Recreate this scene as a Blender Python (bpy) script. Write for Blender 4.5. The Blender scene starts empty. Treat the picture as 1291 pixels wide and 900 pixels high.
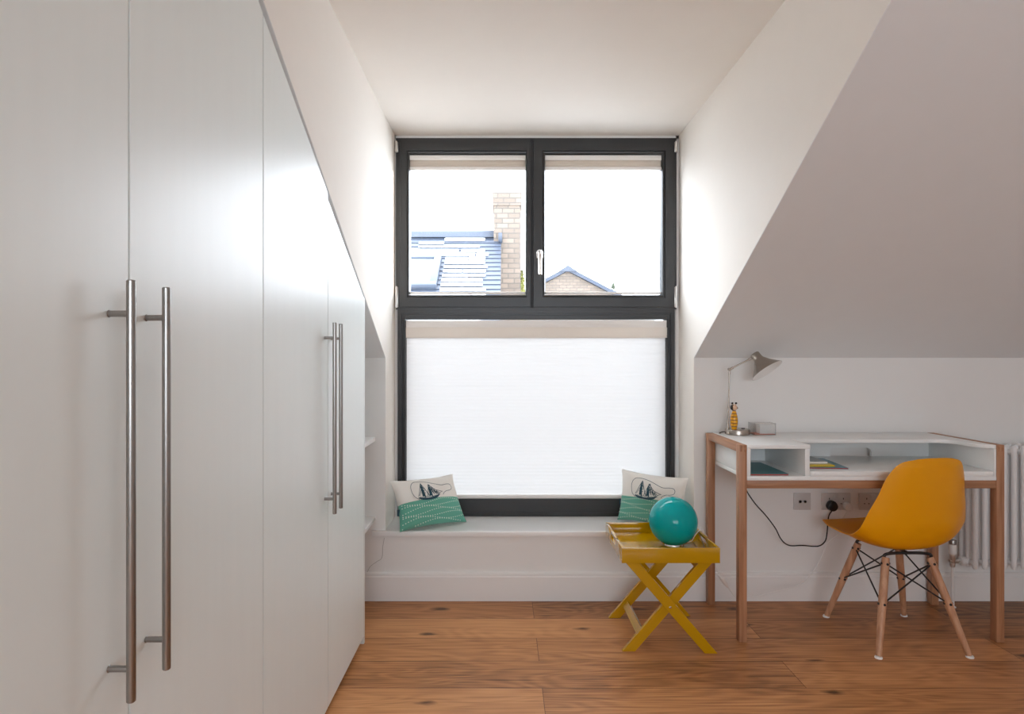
import bpy, bmesh, math, random
from mathutils import Vector, Matrix, Euler
random.seed(7)
C = bpy.context.scene.collection
PI = math.pi

# ------------------------------------------------------------------ helpers
FP, VX, VY, CH = 780.0, 635.0, 451.0, 1.25
def P(x, y, Y):                      # photograph pixel + depth -> place in the room
    return Vector(((x - VX) * Y / FP, Y, CH - (y - VY) * Y / FP))

OFF = {}
def obj(name, bm, mats, parent=None, smooth=True, auto=35, kind=None):
    """bm is in world coordinates; links it as one mesh object."""
    off = OFF[parent] if parent else Vector((0, 0, 0))
    if off.length: bmesh.ops.translate(bm, verts=bm.verts, vec=-off)
    bmesh.ops.recalc_face_normals(bm, faces=bm.faces)
    me = bpy.data.meshes.new(name)
    if smooth:
        lim = math.radians(auto)
        for f in bm.faces: f.smooth = True
        for e in bm.edges:
            if len(e.link_faces) == 2:
                e.smooth = e.calc_face_angle(0) < lim
            else: e.smooth = False
    bm.to_mesh(me); bm.free()
    if not isinstance(mats, (list, tuple)): mats = [mats]
    for m in mats: me.materials.append(m)
    o = bpy.data.objects.new(name, me); C.objects.link(o)
    if parent: o.parent = parent
    OFF[o] = off.copy()
    if kind: o['kind'] = kind
    return o
def obj_at(name, bm, mats, loc, **k):
    """top-level one-mesh thing whose origin sits at loc"""
    loc = Vector(loc)
    bmesh.ops.translate(bm, verts=bm.verts, vec=-loc)
    o = obj(name, bm, mats, **k); o.location = loc; OFF[o] = loc.copy()
    return o
def thing(name, label, cat, loc, group=None):
    o = bpy.data.objects.new(name, None); C.objects.link(o)
    o.location = loc; o.empty_display_size = .05
    OFF[o] = Vector(loc); tag(o, label, cat, group); return o
def tag(o, label, cat, group=None):
    o['label'] = label; o['category'] = cat
    if group: o['group'] = group
    return o
def struct(name, bm, m, parent=None, **k):
    return obj(name, bm, m, parent, kind=None if parent else 'structure', **k)
def BM(): return bmesh.new()

def box(bm, x0, x1, y0, y1, z0, z1, bev=0.0, seg=2, mi=0):
    t = bmesh.new()
    r = bmesh.ops.create_cube(t, size=1)
    for v in t.verts:
        v.co = Vector(((x0+x1)/2 + v.co.x*(x1-x0), (y0+y1)/2 + v.co.y*(y1-y0), (z0+z1)/2 + v.co.z*(z1-z0)))
    if bev > 0:
        bmesh.ops.bevel(t, geom=list(t.edges), offset=bev, segments=seg, affect='EDGES', profile=.5)
    merge(bm, t, mi)
def merge(bm, t, mi=None):
    t.verts.index_update()
    vs = [bm.verts.new(v.co) for v in t.verts]
    for f in t.faces:
        try:
            nf = bm.faces.new([vs[v.index] for v in f.verts])
            nf.material_index = f.material_index if mi is None else mi
        except ValueError: pass
    t.free()
def prism(bm, pts, axis, a, b, bev=0.0, mi=0):
    """pts: 2D polygon; extruded along axis from a to b. axis 'x': pts=(y,z); 'y': (x,z); 'z': (x,y)"""
    t = bmesh.new()
    def mk(p, q):
        if axis == 'x': return (q, p[0], p[1])
        if axis == 'y': return (p[0], q, p[1])
        return (p[0], p[1], q)
    A = [t.verts.new(mk(p, a)) for p in pts]; B = [t.verts.new(mk(p, b)) for p in pts]
    n = len(pts)
    t.faces.new(A); t.faces.new(list(reversed(B)))
    for i in range(n): t.faces.new([A[i], B[i], B[(i+1) % n], A[(i+1) % n]])
    bmesh.ops.recalc_face_normals(t, faces=t.faces)
    if bev > 0: bmesh.ops.bevel(t, geom=list(t.edges), offset=bev, segments=2, affect='EDGES', profile=.5)
    merge(bm, t, mi)
def frame_of(d):
    d = d.normalized(); u = Vector((0, 0, 1)) if abs(d.z) < .9 else Vector((1, 0, 0))
    a = d.cross(u).normalized(); return a, d.cross(a).normalized()
def tube(bm, pts, r, seg=10, caps=True, mi=0):
    """swept round tube, r number or list"""
    pts = [Vector(p) for p in pts]; n = len(pts); rings = []
    a, b = frame_of(pts[1]-pts[0])
    for i, p in enumerate(pts):
        d = (pts[min(i+1, n-1)] - pts[max(i-1, 0)]).normalized()
        a = (a - d*a.dot(d)).normalized(); b = d.cross(a)
        rr = r[i] if isinstance(r, (list, tuple)) else r
        rings.append([bm.verts.new(p + (a*math.cos(2*PI*k/seg) + b*math.sin(2*PI*k/seg))*rr) for k in range(seg)])
    for i in range(n-1):
        for k in range(seg):
            f = bm.faces.new([rings[i][k], rings[i][(k+1) % seg], rings[i+1][(k+1) % seg], rings[i+1][k]]); f.material_index = mi
    if caps:
        f = bm.faces.new(rings[0]); f.material_index = mi
        f = bm.faces.new(list(reversed(rings[-1]))); f.material_index = mi
def lathe(bm, prof, org, axis=(0, 0, 1), seg=32, mi=0, ref=None):
    """prof: list of (r, h) along axis from org; r=0 makes a pole"""
    org = Vector(org); d = Vector(axis).normalized(); a, b = frame_of(d); rings = []
    for r, h in prof:
        c = org + d*h
        if r <= 1e-6: rings.append([bm.verts.new(c)])
        else: rings.append([bm.verts.new(c + (a*math.cos(2*PI*k/seg) + b*math.sin(2*PI*k/seg))*r) for k in range(seg)])
    for i in range(len(rings)-1):
        A, B = rings[i], rings[i+1]
        for k in range(seg):
            q = [A[k % len(A)], A[(k+1) % len(A)], B[(k+1) % len(B)], B[k % len(B)]]
            u = []
            for v in q:
                if v not in u: u.append(v)
            if len(u) > 2:
                f = bm.faces.new(u); f.material_index = mi
    for R, rv in ((rings[0], False), (rings[-1], True)):
        if len(R) > 2:
            f = bm.faces.new(list(reversed(R)) if rv else R); f.material_index = mi
def crom(pts, n=8):
    pts = [Vector(p) for p in pts]; Q = [pts[0]*2-pts[1]] + pts + [pts[-1]*2-pts[-2]]; out = []
    for i in range(1, len(Q)-2):
        p0, p1, p2, p3 = Q[i-1:i+3]
        for k in range(n):
            t = k/n
            out.append(.5*((2*p1) + (p2-p0)*t + (2*p0-5*p1+4*p2-p3)*t*t + (3*p1-p0-3*p2+p3)*t**3))
    out.append(pts[-1]); return out
def ring(bm, x0, x1, z0, z1, prof, mi=0):
    """mitred rectangular frame; prof = closed loop of (inset, y)"""
    L = []
    for ins, y in prof:
        L.append([bm.verts.new(c) for c in ((x0+ins, y, z0+ins), (x1-ins, y, z0+ins), (x1-ins, y, z1-ins), (x0+ins, y, z1-ins))])
    n = len(L)
    for i in range(n):
        A, B = L[i], L[(i+1) % n]
        for k in range(4):
            f = bm.faces.new([A[k], A[(k+1) % 4], B[(k+1) % 4], B[k]]); f.material_index = mi

# ------------------------------------------------------------------ materials
def nodes(m): m.use_nodes = True; return m.node_tree.nodes, m.node_tree.links
def mat(name, col, rough=.5, metal=0, coat=0, spec=.5, bump=0, bscale=200, var=0, vscale=(3, 3, 3), sheen=0, coat_rough=.05):
    m = bpy.data.materials.new(name); N, L = nodes(m); b = N['Principled BSDF']
    b.inputs['Base Color'].default_value = (*col, 1); b.inputs['Roughness'].default_value = rough
    b.inputs['Metallic'].default_value = metal; b.inputs['Coat Weight'].default_value = coat
    b.inputs['Coat Roughness'].default_value = coat_rough
    b.inputs['Specular IOR Level'].default_value = spec; b.inputs['Sheen Weight'].default_value = sheen
    tc = N.new('ShaderNodeTexCoord')
    nz = N.new('ShaderNodeTexNoise'); mp = N.new('ShaderNodeMapping')
    L.new(tc.outputs['Object'], mp.inputs[0]); L.new(mp.outputs[0], nz.inputs['Vector'])
    mp.inputs['Scale'].default_value = vscale; nz.inputs['Scale'].default_value = 4; nz.inputs['Detail'].default_value = 4
    v = var if var else .015
    mx = N.new('ShaderNodeMix'); mx.data_type = 'RGBA'
    mx.inputs[6].default_value = (*[c*(1-v) for c in col], 1); mx.inputs[7].default_value = (*[min(1, c*(1+v)) for c in col], 1)
    L.new(nz.outputs[0], mx.inputs[0]); L.new(mx.outputs[2], b.inputs['Base Color'])
    if bump:
        n2 = N.new('ShaderNodeTexNoise'); n2.inputs['Scale'].default_value = bscale; n2.inputs['Detail'].default_value = 3
        bp = N.new('ShaderNodeBump'); bp.inputs['Strength'].default_value = bump; bp.inputs['Distance'].default_value = .002
        L.new(tc.outputs['Object'], n2.inputs['Vector']); L.new(n2.outputs[0], bp.inputs['Height']); L.new(bp.outputs[0], b.inputs['Normal'])
    return m
def wood(name, c0, c1, axis, rough=.45):
    m = bpy.data.materials.new(name); N, L = nodes(m); b = N['Principled BSDF']
    tc = N.new('ShaderNodeTexCoord'); mp = N.new('ShaderNodeMapping')
    s = [26, 26, 26]; s['xyz'.index(axis)] = 1.4
    mp.inputs['Scale'].default_value = s
    nz = N.new('ShaderNodeTexNoise'); nz.inputs['Scale'].default_value = 2.2; nz.inputs['Detail'].default_value = 6; nz.inputs['Distortion'].default_value = .6
    cr = N.new('ShaderNodeValToRGB'); cr.color_ramp.elements[0].position = .32; cr.color_ramp.elements[1].position = .68
    cr.color_ramp.elements[0].color = (*c0, 1); cr.color_ramp.elements[1].color = (*c1, 1)
    L.new(tc.outputs['Object'], mp.inputs[0]); L.new(mp.outputs[0], nz.inputs['Vector']); L.new(nz.outputs[0], cr.inputs[0])
    L.new(cr.outputs[0], b.inputs['Base Color']); b.inputs['Roughness'].default_value = rough
    bp = N.new('ShaderNodeBump'); bp.inputs['Strength'].default_value = .08; bp.inputs['Distance'].default_value = .001
    L.new(nz.outputs[0], bp.inputs['Height']); L.new(bp.outputs[0], b.inputs['Normal'])
    return m
def math_n(N, L, op, a, b=None, c=None):
    n = N.new('ShaderNodeMath'); n.operation = op
    for i, v in enumerate((a, b, c)):
        if v is None: continue
        if isinstance(v, (int, float)): n.inputs[i].default_value = v
        else: L.new(v, n.inputs[i])
    return n.outputs[0]
def glassy(name, col=(1, 1, 1), refl=.06, rough=0.0):
    m = bpy.data.materials.new(name); N, L = nodes(m); N.remove(N['Principled BSDF'])
    t = N.new('ShaderNodeBsdfTransparent'); t.inputs[0].default_value = (*col, 1)
    g = N.new('ShaderNodeBsdfGlossy'); g.inputs['Roughness'].default_value = rough
    lw_ = N.new('ShaderNodeLayerWeight'); lw_.inputs[0].default_value = .5
    f5 = math_n(N, L, 'MULTIPLY_ADD', math_n(N, L, 'POWER', lw_.outputs['Facing'], 5.0), .9, .035)
    mx = N.new('ShaderNodeMixShader'); L.new(f5, mx.inputs[0]); L.new(t.outputs[0], mx.inputs[1]); L.new(g.outputs[0], mx.inputs[2])
    L.new(mx.outputs[0], N['Material Output'].inputs[0]); return m
M = {}
M['wall'] = mat('wall_paint', (.81, .805, .79), .85, spec=.2, bump=.05, bscale=260, var=.012)
M['ceil'] = mat('ceiling_paint', (.85, .81, .755), .9, spec=.2, bump=.04, bscale=260, var=.012)
M['slope'] = mat('slope_paint', (.78, .795, .80), .9, spec=.2, bump=.04, bscale=260, var=.012)
M['trimw'] = mat('trim_satin_white', (.82, .81, .795), .35, var=.012)
M['sill'] = mat('sill_white', (.86, .855, .845), .3, var=.012)
M['ward'] = mat('wardrobe_satin', (.77, .815, .80), .36, spec=.36, var=.02, vscale=(8, 8, .6), bump=.02, bscale=120)
M['wardside'] = mat('wardrobe_carcass', (.70, .71, .70), .45)
M['dark'] = mat('shadow_gap_grey', (.20, .20, .195), .6)
M['steel'] = mat('brushed_steel', (.34, .325, .31), .30, 1, var=.10, vscale=(40, 40, 1))
M['nickel'] = mat('brushed_nickel', (.42, .375, .33), .27, 1, var=.08, vscale=(2, 2, 40))
M['chrome'] = mat('chrome', (.75, .75, .75), .12, 1)
M['anth'] = mat('anthracite_paint', (.024, .0245, .025), .36, var=.05)
M['gasket'] = mat('gasket_black', (.008, .008, .009), .5)
M['satin'] = mat('satin_silver', (.72, .70, .67), .28, 1)
M['deskw'] = mat('desk_white', (.82, .83, .82), .28)
M['oakz'] = wood('desk_oak_upright', (.30, .135, .065), (.47, .24, .13), 'z')
M['oaky'] = wood('desk_oak_deep', (.30, .135, .065), (.47, .24, .13), 'y')
M['oakx'] = wood('desk_oak_wide', (.28, .125, .058), (.43, .215, .11), 'x')
M['beech'] = wood('chair_beech', (.40, .19, .10), (.56, .31, .18), 'z')
M['yell'] = mat('chair_yellow_plastic', (.80, .335, .0), .36, spec=.3, bump=.03, bscale=500)
M['tray'] = mat('tray_yellow_lacquer', (.50, .265, .0), .14, coat=.8, spec=.2, coat_rough=.02)
M['teal'] = mat('teal_glass', (.0, .32, .325), .05, spec=.25)
M['black'] = mat('black_plastic', (.012, .012, .013), .35)
M['wire'] = mat('black_wire', (.010, .010, .011), .4)
M['whitepl'] = mat('white_plastic', (.80, .79, .77), .3)
M['socket'] = mat('socket_white', (.60, .575, .555), .35)
M['rad'] = mat('radiator_enamel', (.80, .80, .80), .3)
M['cream'] = mat('cushion_cream_cotton', (.84, .81, .755), .85, bump=.35, bscale=700, sheen=.2)
M['green'] = mat('cushion_sea_green_cotton', (.125, .42, .315), .85, bump=.35, bscale=700, sheen=.2)
M['navy'] = mat('print_navy', (.022, .07, .10), .85)
M['dot'] = mat('print_white', (.72, .82, .76), .85)
M['glass'] = glassy('window_glass')
M['acrylic'] = glassy('clear_acrylic', (.93, .93, .93))
M['clearcord'] = glassy('clear_cord', (.80, .78, .70), rough=.1)
M['blindrail'] = mat('blind_rail_white', (.80, .77, .74), .4)
M['snow'] = mat('snow', (.85, .86, .88), .7, bump=.3, bscale=20)
M['slate'] = mat('slate', (.042, .056, .085), .5, var=.25, vscale=(4, 4, 4))
M['lead'] = mat('lead_grey', (.06, .075, .105), .5, var=.1)
M['leaf'] = mat('leaf_yellow_green', (.16, .16, .035), .7, var=.3)
M['leafd'] = mat('leaf_dark_green', (.06, .08, .045), .7, var=.3)
M['bark'] = mat('bark', (.10, .07, .05), .8, var=.2)
M['yelring'] = mat('toy_orange_lacquer', (.78, .36, .01), .25, coat=.5)
M['brownring'] = mat('toy_brown_lacquer', (.16, .05, .01), .3, coat=.5)
M['skinwood'] = mat('toy_pale_wood', (.72, .48, .32), .35, coat=.4)
M['paper'] = mat('paper_white', (.80, .79, .77), .7)
M['pink'] = mat('paper_pink', (.75, .30, .22), .7)
M['bluemag'] = mat('magazine_blue', (.10, .24, .31), .35, var=.25, vscale=(9, 9, 9))
M['tealmag'] = mat('magazine_teal_cover', (.05, .20, .23), .4, var=.2, vscale=(9, 9, 9))
M['greymag'] = mat('magazine_grey_cover', (.34, .38, .40), .3, var=.4, vscale=(22, 22, 22))
M['yelmag'] = mat('magazine_yellow', (.70, .50, .03), .35)
M['redmag'] = mat('magazine_red_edge', (.42, .06, .05), .5)
M['ground'] = mat('frosty_ground', (.80, .80, .80), .9, var=.3, vscale=(.3, .3, .3))

def shade_material():
    m = bpy.data.materials.new('sheer_pleated_shade'); N, L = nodes(m); N.remove(N['Principled BSDF'])
    t = N.new('ShaderNodeBsdfTranslucent'); t.inputs[0].default_value = (.104, .1035, .103, 1)
    d = N.new('ShaderNodeBsdfDiffuse'); d.inputs[0].default_value = (.55, .54, .53, 1)
    a = N.new('ShaderNodeAddShader'); L.new(t.outputs[0], a.inputs[0]); L.new(d.outputs[0], a.inputs[1])
    L.new(a.outputs[0], N['Material Output'].inputs[0]); return m
M['sheer'] = shade_material()
def thin_fabric(name, col, tr):
    m = bpy.data.materials.new(name); N, L = nodes(m); N.remove(N['Principled BSDF'])
    t = N.new('ShaderNodeBsdfTranslucent'); t.inputs[0].default_value = (*tr, 1); d = N.new('ShaderNodeBsdfDiffuse'); d.inputs[0].default_value = (*col, 1)
    a = N.new('ShaderNodeAddShader'); L.new(t.outputs[0], a.inputs[0]); L.new(d.outputs[0], a.inputs[1]); L.new(a.outputs[0], N['Material Output'].inputs[0]); return m
M['blind'] = thin_fabric('blind_cream_fabric', (.64, .60, .555), (.13, .12, .11))

def brick_material(name, c1, c2, mort, sc):
    m = bpy.data.materials.new(name); N, L = nodes(m); b = N['Principled BSDF']
    tc = N.new('ShaderNodeTexCoord'); sp = N.new('ShaderNodeSeparateXYZ'); cb = N.new('ShaderNodeCombineXYZ')
    L.new(tc.outputs['Object'], sp.inputs[0])
    L.new(math_n(N, L, 'ADD', sp.outputs[0], sp.outputs[1]), cb.inputs[0]); L.new(sp.outputs[2], cb.inputs[1])
    br = N.new('ShaderNodeTexBrick'); L.new(cb.outputs[0], br.inputs['Vector'])
    br.inputs['Color1'].default_value = (*c1, 1); br.inputs['Color2'].default_value = (*c2, 1); br.inputs['Mortar'].default_value = (*mort, 1)
    br.inputs['Scale'].default_value = sc; br.inputs['Brick Width'].default_value = .225; br.inputs['Row Height'].default_value = .095; br.inputs['Mortar Size'].default_value = .010
    br.inputs['Bias'].default_value = -.1
    L.new(br.outputs[0], b.inputs['Base Color']); b.inputs['Roughness'].default_value = .85; return m
M['brick'] = brick_material('london_stock_brick', (.21, .165, .13), (.145, .115, .092), (.10, .088, .078), 1)

def floor_material():
    m = bpy.data.materials.new('oiled_oak_planks'); N, L = nodes(m); b = N['Principled BSDF']
    tc = N.new('ShaderNodeTexCoord'); sp = N.new('ShaderNodeSeparateXYZ'); L.new(tc.outputs['Object'], sp.inputs[0])
    X, Y = sp.outputs[0], sp.outputs[1]
    W, LEN = .2085, 2.0
    r = math_n(N, L, 'DIVIDE', math_n(N, L, 'SUBTRACT', 3.176, Y), W)
    row = math_n(N, L, 'FLOOR', r); fr = math_n(N, L, 'FRACT', r)
    odd = math_n(N, L, 'FLOORED_MODULO', row, 2.0)
    xo = math_n(N, L, 'DIVIDE', math_n(N, L, 'SUBTRACT', math_n(N, L, 'SUBTRACT', X, .146), math_n(N, L, 'MULTIPLY', odd, 1.0)), LEN)
    col = math_n(N, L, 'FLOOR', xo); fx = math_n(N, L, 'FRACT', xo)
    idv = N.new('ShaderNodeCombineXYZ'); L.new(row, idv.inputs[0]); L.new(col, idv.inputs[1]); idv.inputs[2].default_value = 3.7
    wn = N.new('ShaderNodeTexWhiteNoise'); wn.noise_dimensions = '3D'; L.new(idv.outputs[0], wn.inputs['Vector'])
    rnd = wn.outputs['Value']
    # per-plank shifted coordinates
    gx = math_n(N, L, 'ADD', X, math_n(N, L, 'MULTIPLY', rnd, 37.0))
    gy = math_n(N, L, 'ADD', Y, math_n(N, L, 'MULTIPLY', rnd, 11.0))
    def vec(sx, sy):
        cb = N.new('ShaderNodeCombineXYZ')
        L.new(math_n(N, L, 'MULTIPLY', gx, sx), cb.inputs[0]); L.new(math_n(N, L, 'MULTIPLY', gy, sy), cb.inputs[1]); return cb.outputs[0]
    # cathedral figure: contour lines of a stretched noise
    n1 = N.new('ShaderNodeTexNoise'); L.new(vec(.9, 5.5), n1.inputs['Vector']); n1.inputs['Scale'].default_value = 1.0; n1.inputs['Detail'].default_value = 2; n1.inputs['Distortion'].default_value = .5
    vk = N.new('ShaderNodeTexVoronoi'); vk.voronoi_dimensions = '2D'; vk.feature = 'SMOOTH_F1'; L.new(vec(1.6, 4.0), vk.inputs['Vector']); vk.inputs['Scale'].default_value = 1.0
    fig = math_n(N, L, 'SINE', math_n(N, L, 'ADD', math_n(N, L, 'MULTIPLY', n1.outputs[0], 70.0), math_n(N, L, 'MULTIPLY', vk.outputs['Distance'], 38.0)))
    n2 = N.new('ShaderNodeTexNoise'); L.new(vec(3.0, 110.0), n2.inputs['Vector']); n2.inputs['Scale'].default_value = 1.0; n2.inputs['Detail'].default_value = 5
    n3 = N.new('ShaderNodeTexNoise'); L.new(vec(1.1, 3.0), n3.inputs['Vector']); n3.inputs['Scale'].default_value = 1.0; n3.inputs['Detail'].default_value = 3
    g = math_n(N, L, 'ADD', math_n(N, L, 'MULTIPLY', fig, .065), math_n(N, L, 'MULTIPLY', n2.outputs[0], .95))
    g = math_n(N, L, 'ADD', g, math_n(N, L, 'MULTIPLY', n3.outputs[0], .55))
    g = math_n(N, L, 'ADD', g, math_n(N, L, 'MULTIPLY', rnd, .40))
    cr = N.new('ShaderNodeValToRGB'); L.new(math_n(N, L, 'SUBTRACT', g, math_n(N, L, 'MULTIPLY_ADD', math_n(N, L, 'GREATER_THAN', col, -.5), .14, .42)), cr.inputs[0])  # right-hand planks darker: partly board tone, partly shade put into the colour
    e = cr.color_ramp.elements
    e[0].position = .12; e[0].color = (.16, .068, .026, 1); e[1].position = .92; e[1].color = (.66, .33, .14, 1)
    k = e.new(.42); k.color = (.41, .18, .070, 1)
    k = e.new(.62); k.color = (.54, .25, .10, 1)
    # knots
    vo = N.new('ShaderNodeTexVoronoi'); vo.voronoi_dimensions = '2D'; vo.feature = 'F1'; L.new(vec(1.6, 4.0), vo.inputs['Vector']); vo.inputs['Scale'].default_value = 1.0; vo.inputs['Randomness'].default_value = 1
    vcol = N.new('ShaderNodeSeparateColor'); L.new(vo.outputs['Color'], vcol.inputs[0])
    kr = N.new('ShaderNodeMapRange'); kr.inputs[1].default_value = .02; kr.inputs[2].default_value = .085; kr.inputs[3].default_value = 1; kr.inputs[4].default_value = 0
    kz = N.new('ShaderNodeTexNoise'); L.new(vec(14.0, 40.0), kz.inputs['Vector']); kz.inputs['Scale'].default_value = 1.0; kz.inputs['Detail'].default_value = 3
    L.new(math_n(N, L, 'ADD', vo.outputs['Distance'], math_n(N, L, 'MULTIPLY_ADD', kz.outputs[0], .11, math_n(N, L, 'MULTIPLY_ADD', vcol.outputs[1], .05, -.075))), kr.inputs[0])
    kn = N.new('ShaderNodeMix'); kn.data_type = 'RGBA'; L.new(math_n(N, L, 'MULTIPLY', kr.outputs[0], math_n(N, L, 'MULTIPLY', math_n(N, L, 'GREATER_THAN', vcol.outputs[0], .45), .88)), kn.inputs[0]); L.new(cr.outputs[0], kn.inputs[6]); kn.inputs[7].default_value = (.05, .02, .009, 1)
    # seams
    ed = math_n(N, L, 'MINIMUM', fr, math_n(N, L, 'SUBTRACT', 1.0, fr))
    ex = math_n(N, L, 'MINIMUM', fx, math_n(N, L, 'SUBTRACT', 1.0, fx))
    s1 = math_n(N, L, 'LESS_THAN', ed, .008); s2 = math_n(N, L, 'LESS_THAN', ex, .0006)
    sm = math_n(N, L, 'MAXIMUM', s1, s2)
    se = N.new('ShaderNodeMix'); se.data_type = 'RGBA'; L.new(math_n(N, L, 'MULTIPLY', sm, .75), se.inputs[0]); L.new(kn.outputs[2], se.inputs[6]); se.inputs[7].default_value = (.05, .022, .010, 1)
    L.new(se.outputs[2], b.inputs['Base Color'])
    b.inputs['Roughness'].default_value = .38; b.inputs['Specular IOR Level'].default_value = .2
    bp = N.new('ShaderNodeBump'); bp.inputs['Strength'].default_value = .15; bp.inputs['Distance'].default_value = .0015
    L.new(math_n(N, L, 'SUBTRACT', math_n(N, L, 'MULTIPLY', n2.outputs[0], .5), sm), bp.inputs['Height']); L.new(bp.outputs[0], b.inputs['Normal'])
    return m
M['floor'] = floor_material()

# ------------------------------------------------------------------ the room
YK, YW = 3.195, 3.46            # knee wall face, window frame face
XL, XR = -.610, .983            # dormer cheeks
ZC, ZK, TAN = 2.4965, 1.25, .558
YC = YK - (ZC-ZK)/TAN           # where the slope reaches the flat ceiling
ZS = .361                       # sill board top
XW0, XW1, YB = -1.28, 3.05, -2.9
def zs(y): return ZK + (YK-y)*TAN

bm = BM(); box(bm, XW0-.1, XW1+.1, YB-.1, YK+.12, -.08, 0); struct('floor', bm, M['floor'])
bm = BM()
box(bm, XW0-.1, XW1+.1, YB-.1, YC, ZC, ZC+.12)
box(bm, XL-.12, XR+.12, YC, YW+.09, ZC, ZC+.12)
struct('ceiling', bm, M['ceil'])
for nm, x0, x1 in (('ceiling_slope_right', XR+.0006, XW1+.1), ('ceiling_slope_left', XW0-.1, XL-.0006)):
    bm = BM(); prism(bm, [(YK+.1, zs(YK+.1)), (YC-.02, zs(YC-.02)), (YC-.02, zs(YC-.02)+.14), (YK+.1, zs(YK+.1)+.14)], 'x', x0, x1)
    struct(nm, bm, M['slope'])
tri = [(YK+.002, ZK+.002), (YC+.002, ZC+.001), (YC, ZC+.02), (YW+.075, ZC+.02), (YW+.075, 0), (YK+.002, 0)]
bm = BM(); prism(bm, tri, 'x', XR, XR+.10); struct('wall_right_cheek', bm, M['ceil'])
bm = BM(); prism(bm, tri, 'x', XL-.10, XL); struct('wall_left_cheek', bm, M['ceil'])
bm = BM()
box(bm, XW0-.1, XL-.0006, YK, YK+.1, 0, ZK+.01); box(bm, XR+.0006, XW1+.1, YK, YK+.1, 0, ZK+.01)
box(bm, XL, XR, YK, YW+.075, 0, ZS-.026)
struct('wall_back', bm, M['wall'], smooth=False)
bm = BM(); box(bm, XW0-.1, XW0, YB, YK+.1, 0, ZC); struct('wall_left', bm, M['wall'])
bm = BM(); box(bm, XW1, XW1+.1, YB, YK+.1, 0, ZC); struct('wall_right', bm, M['wall'])
# unseen wall behind the camera; wide window added to let in fill light
bm = BM(); wx0, wx1, wz0, wz1 = -.95, 1.65, .75, 2.2
box(bm, XW0, wx0, YB-.1, YB, 0, ZC); box(bm, wx1, XW1, YB-.1, YB, 0, ZC)
box(bm, wx0, wx1, YB-.1, YB, 0, wz0); box(bm, wx0, wx1, YB-.1, YB, wz1, ZC)
struct('wall_front', bm, M['wall'])
bm = BM(); ring(bm, wx0, wx1, wz0, wz1, [(0, YB-.02), (.06, YB-.02), (.06, YB-.08), (0, YB-.08)])
w2 = struct('added_fill_window', bm, M['anth'])
bm = BM(); box(bm, wx0+.05, wx1-.05, YB-.053, YB-.047, wz0+.05, wz1-.05); struct('window_pane', bm, M['glass'], w2)
# baseboard: flat board with a small rounded top lip
bp_ = [(YK, 0), (3.177, 0), (3.177, .122), (3.181, .128), (3.181, .138), (3.186, .145), (YK, .145)]
bm = BM(); prism(bm, bp_, 'x', XW0, XW1); struct('baseboard_back', bm, M['trimw'], auto=20)
# sill board with horns
bm = BM(); prism(bm, [(-.674, 3.165), (1.030, 3.165), (1.030, YK-.0003), (XR-.0005, YK-.0003), (XR-.0005, YW+.06), (XL+.0005, YW+.06), (XL+.0005, YK-.0003), (-.674, YK-.0003)], 'z', ZS-.0255, ZS, .0025)
struct('trim_1', bm, M['sill'], auto=30)

# ------------------------------------------------------------------ window
win = bpy.data.objects.new('window_1', None); C.objects.link(win); win.location = (.18, YW, ZS); OFF[win] = Vector(win.location); win['kind'] = 'structure'
zt0 = P(0, 388.5, YW).z; ZT = P(0, 174, YW).z; ZB = ZS+.001
bm = BM()   # fixed outer frame (upper and lower), mitred, stepped inwards
ring(bm, -.603, .967, zt0-.006, ZT, [(0, YW), (.034, YW), (.034, YW+.07), (0, YW+.07)])
lx0, lx1, lz0, lz1 = -.594, .958, ZB, zt0-.006
ring(bm, lx0, lx1, lz0, lz1, [(0, YW+.004), (.022, YW+.004), (.022, YW+.016), (.030, YW+.016), (.034, YW+.010), (.043, YW+.010), (.049, YW+.03), (.049, YW+.075), (0, YW+.075)])
box(bm, lx0+.02, lx1-.02, YW+.008, YW+.07, lz0, P(0, 629.5, YW).z, .004)
box(bm, lx0+.02, lx1-.02, YW+.012, YW+.07, P(0, 402.5, YW).z, lz1, .004)
struct('window_frame', bm, M['anth'], win, auto=20)
bm = BM()   # plaster reveal fillets closing the gap round the frame
for x0, x1 in ((XL-.01, -.6025), (.9665, XR+.01)): box(bm, x0, x1, YW+.012, YW+.07, ZS, ZC)
box(bm, XL, XR, YW+.012, YW+.07, ZT-.001, ZC+.01)
for x0, x1 in ((-.6025, -.5935), (.9575, .9665)): box(bm, x0, x1, YW+.02, YW+.07, ZS, zt0)
struct('trim_2', bm, M['trimw'])
bm = BM(); box(bm, lx0+.045, lx1-.045, YW+.050, YW+.056, lz0+.04, lz1-.02); struct('window_pane', bm, M['glass'], win)
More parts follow.
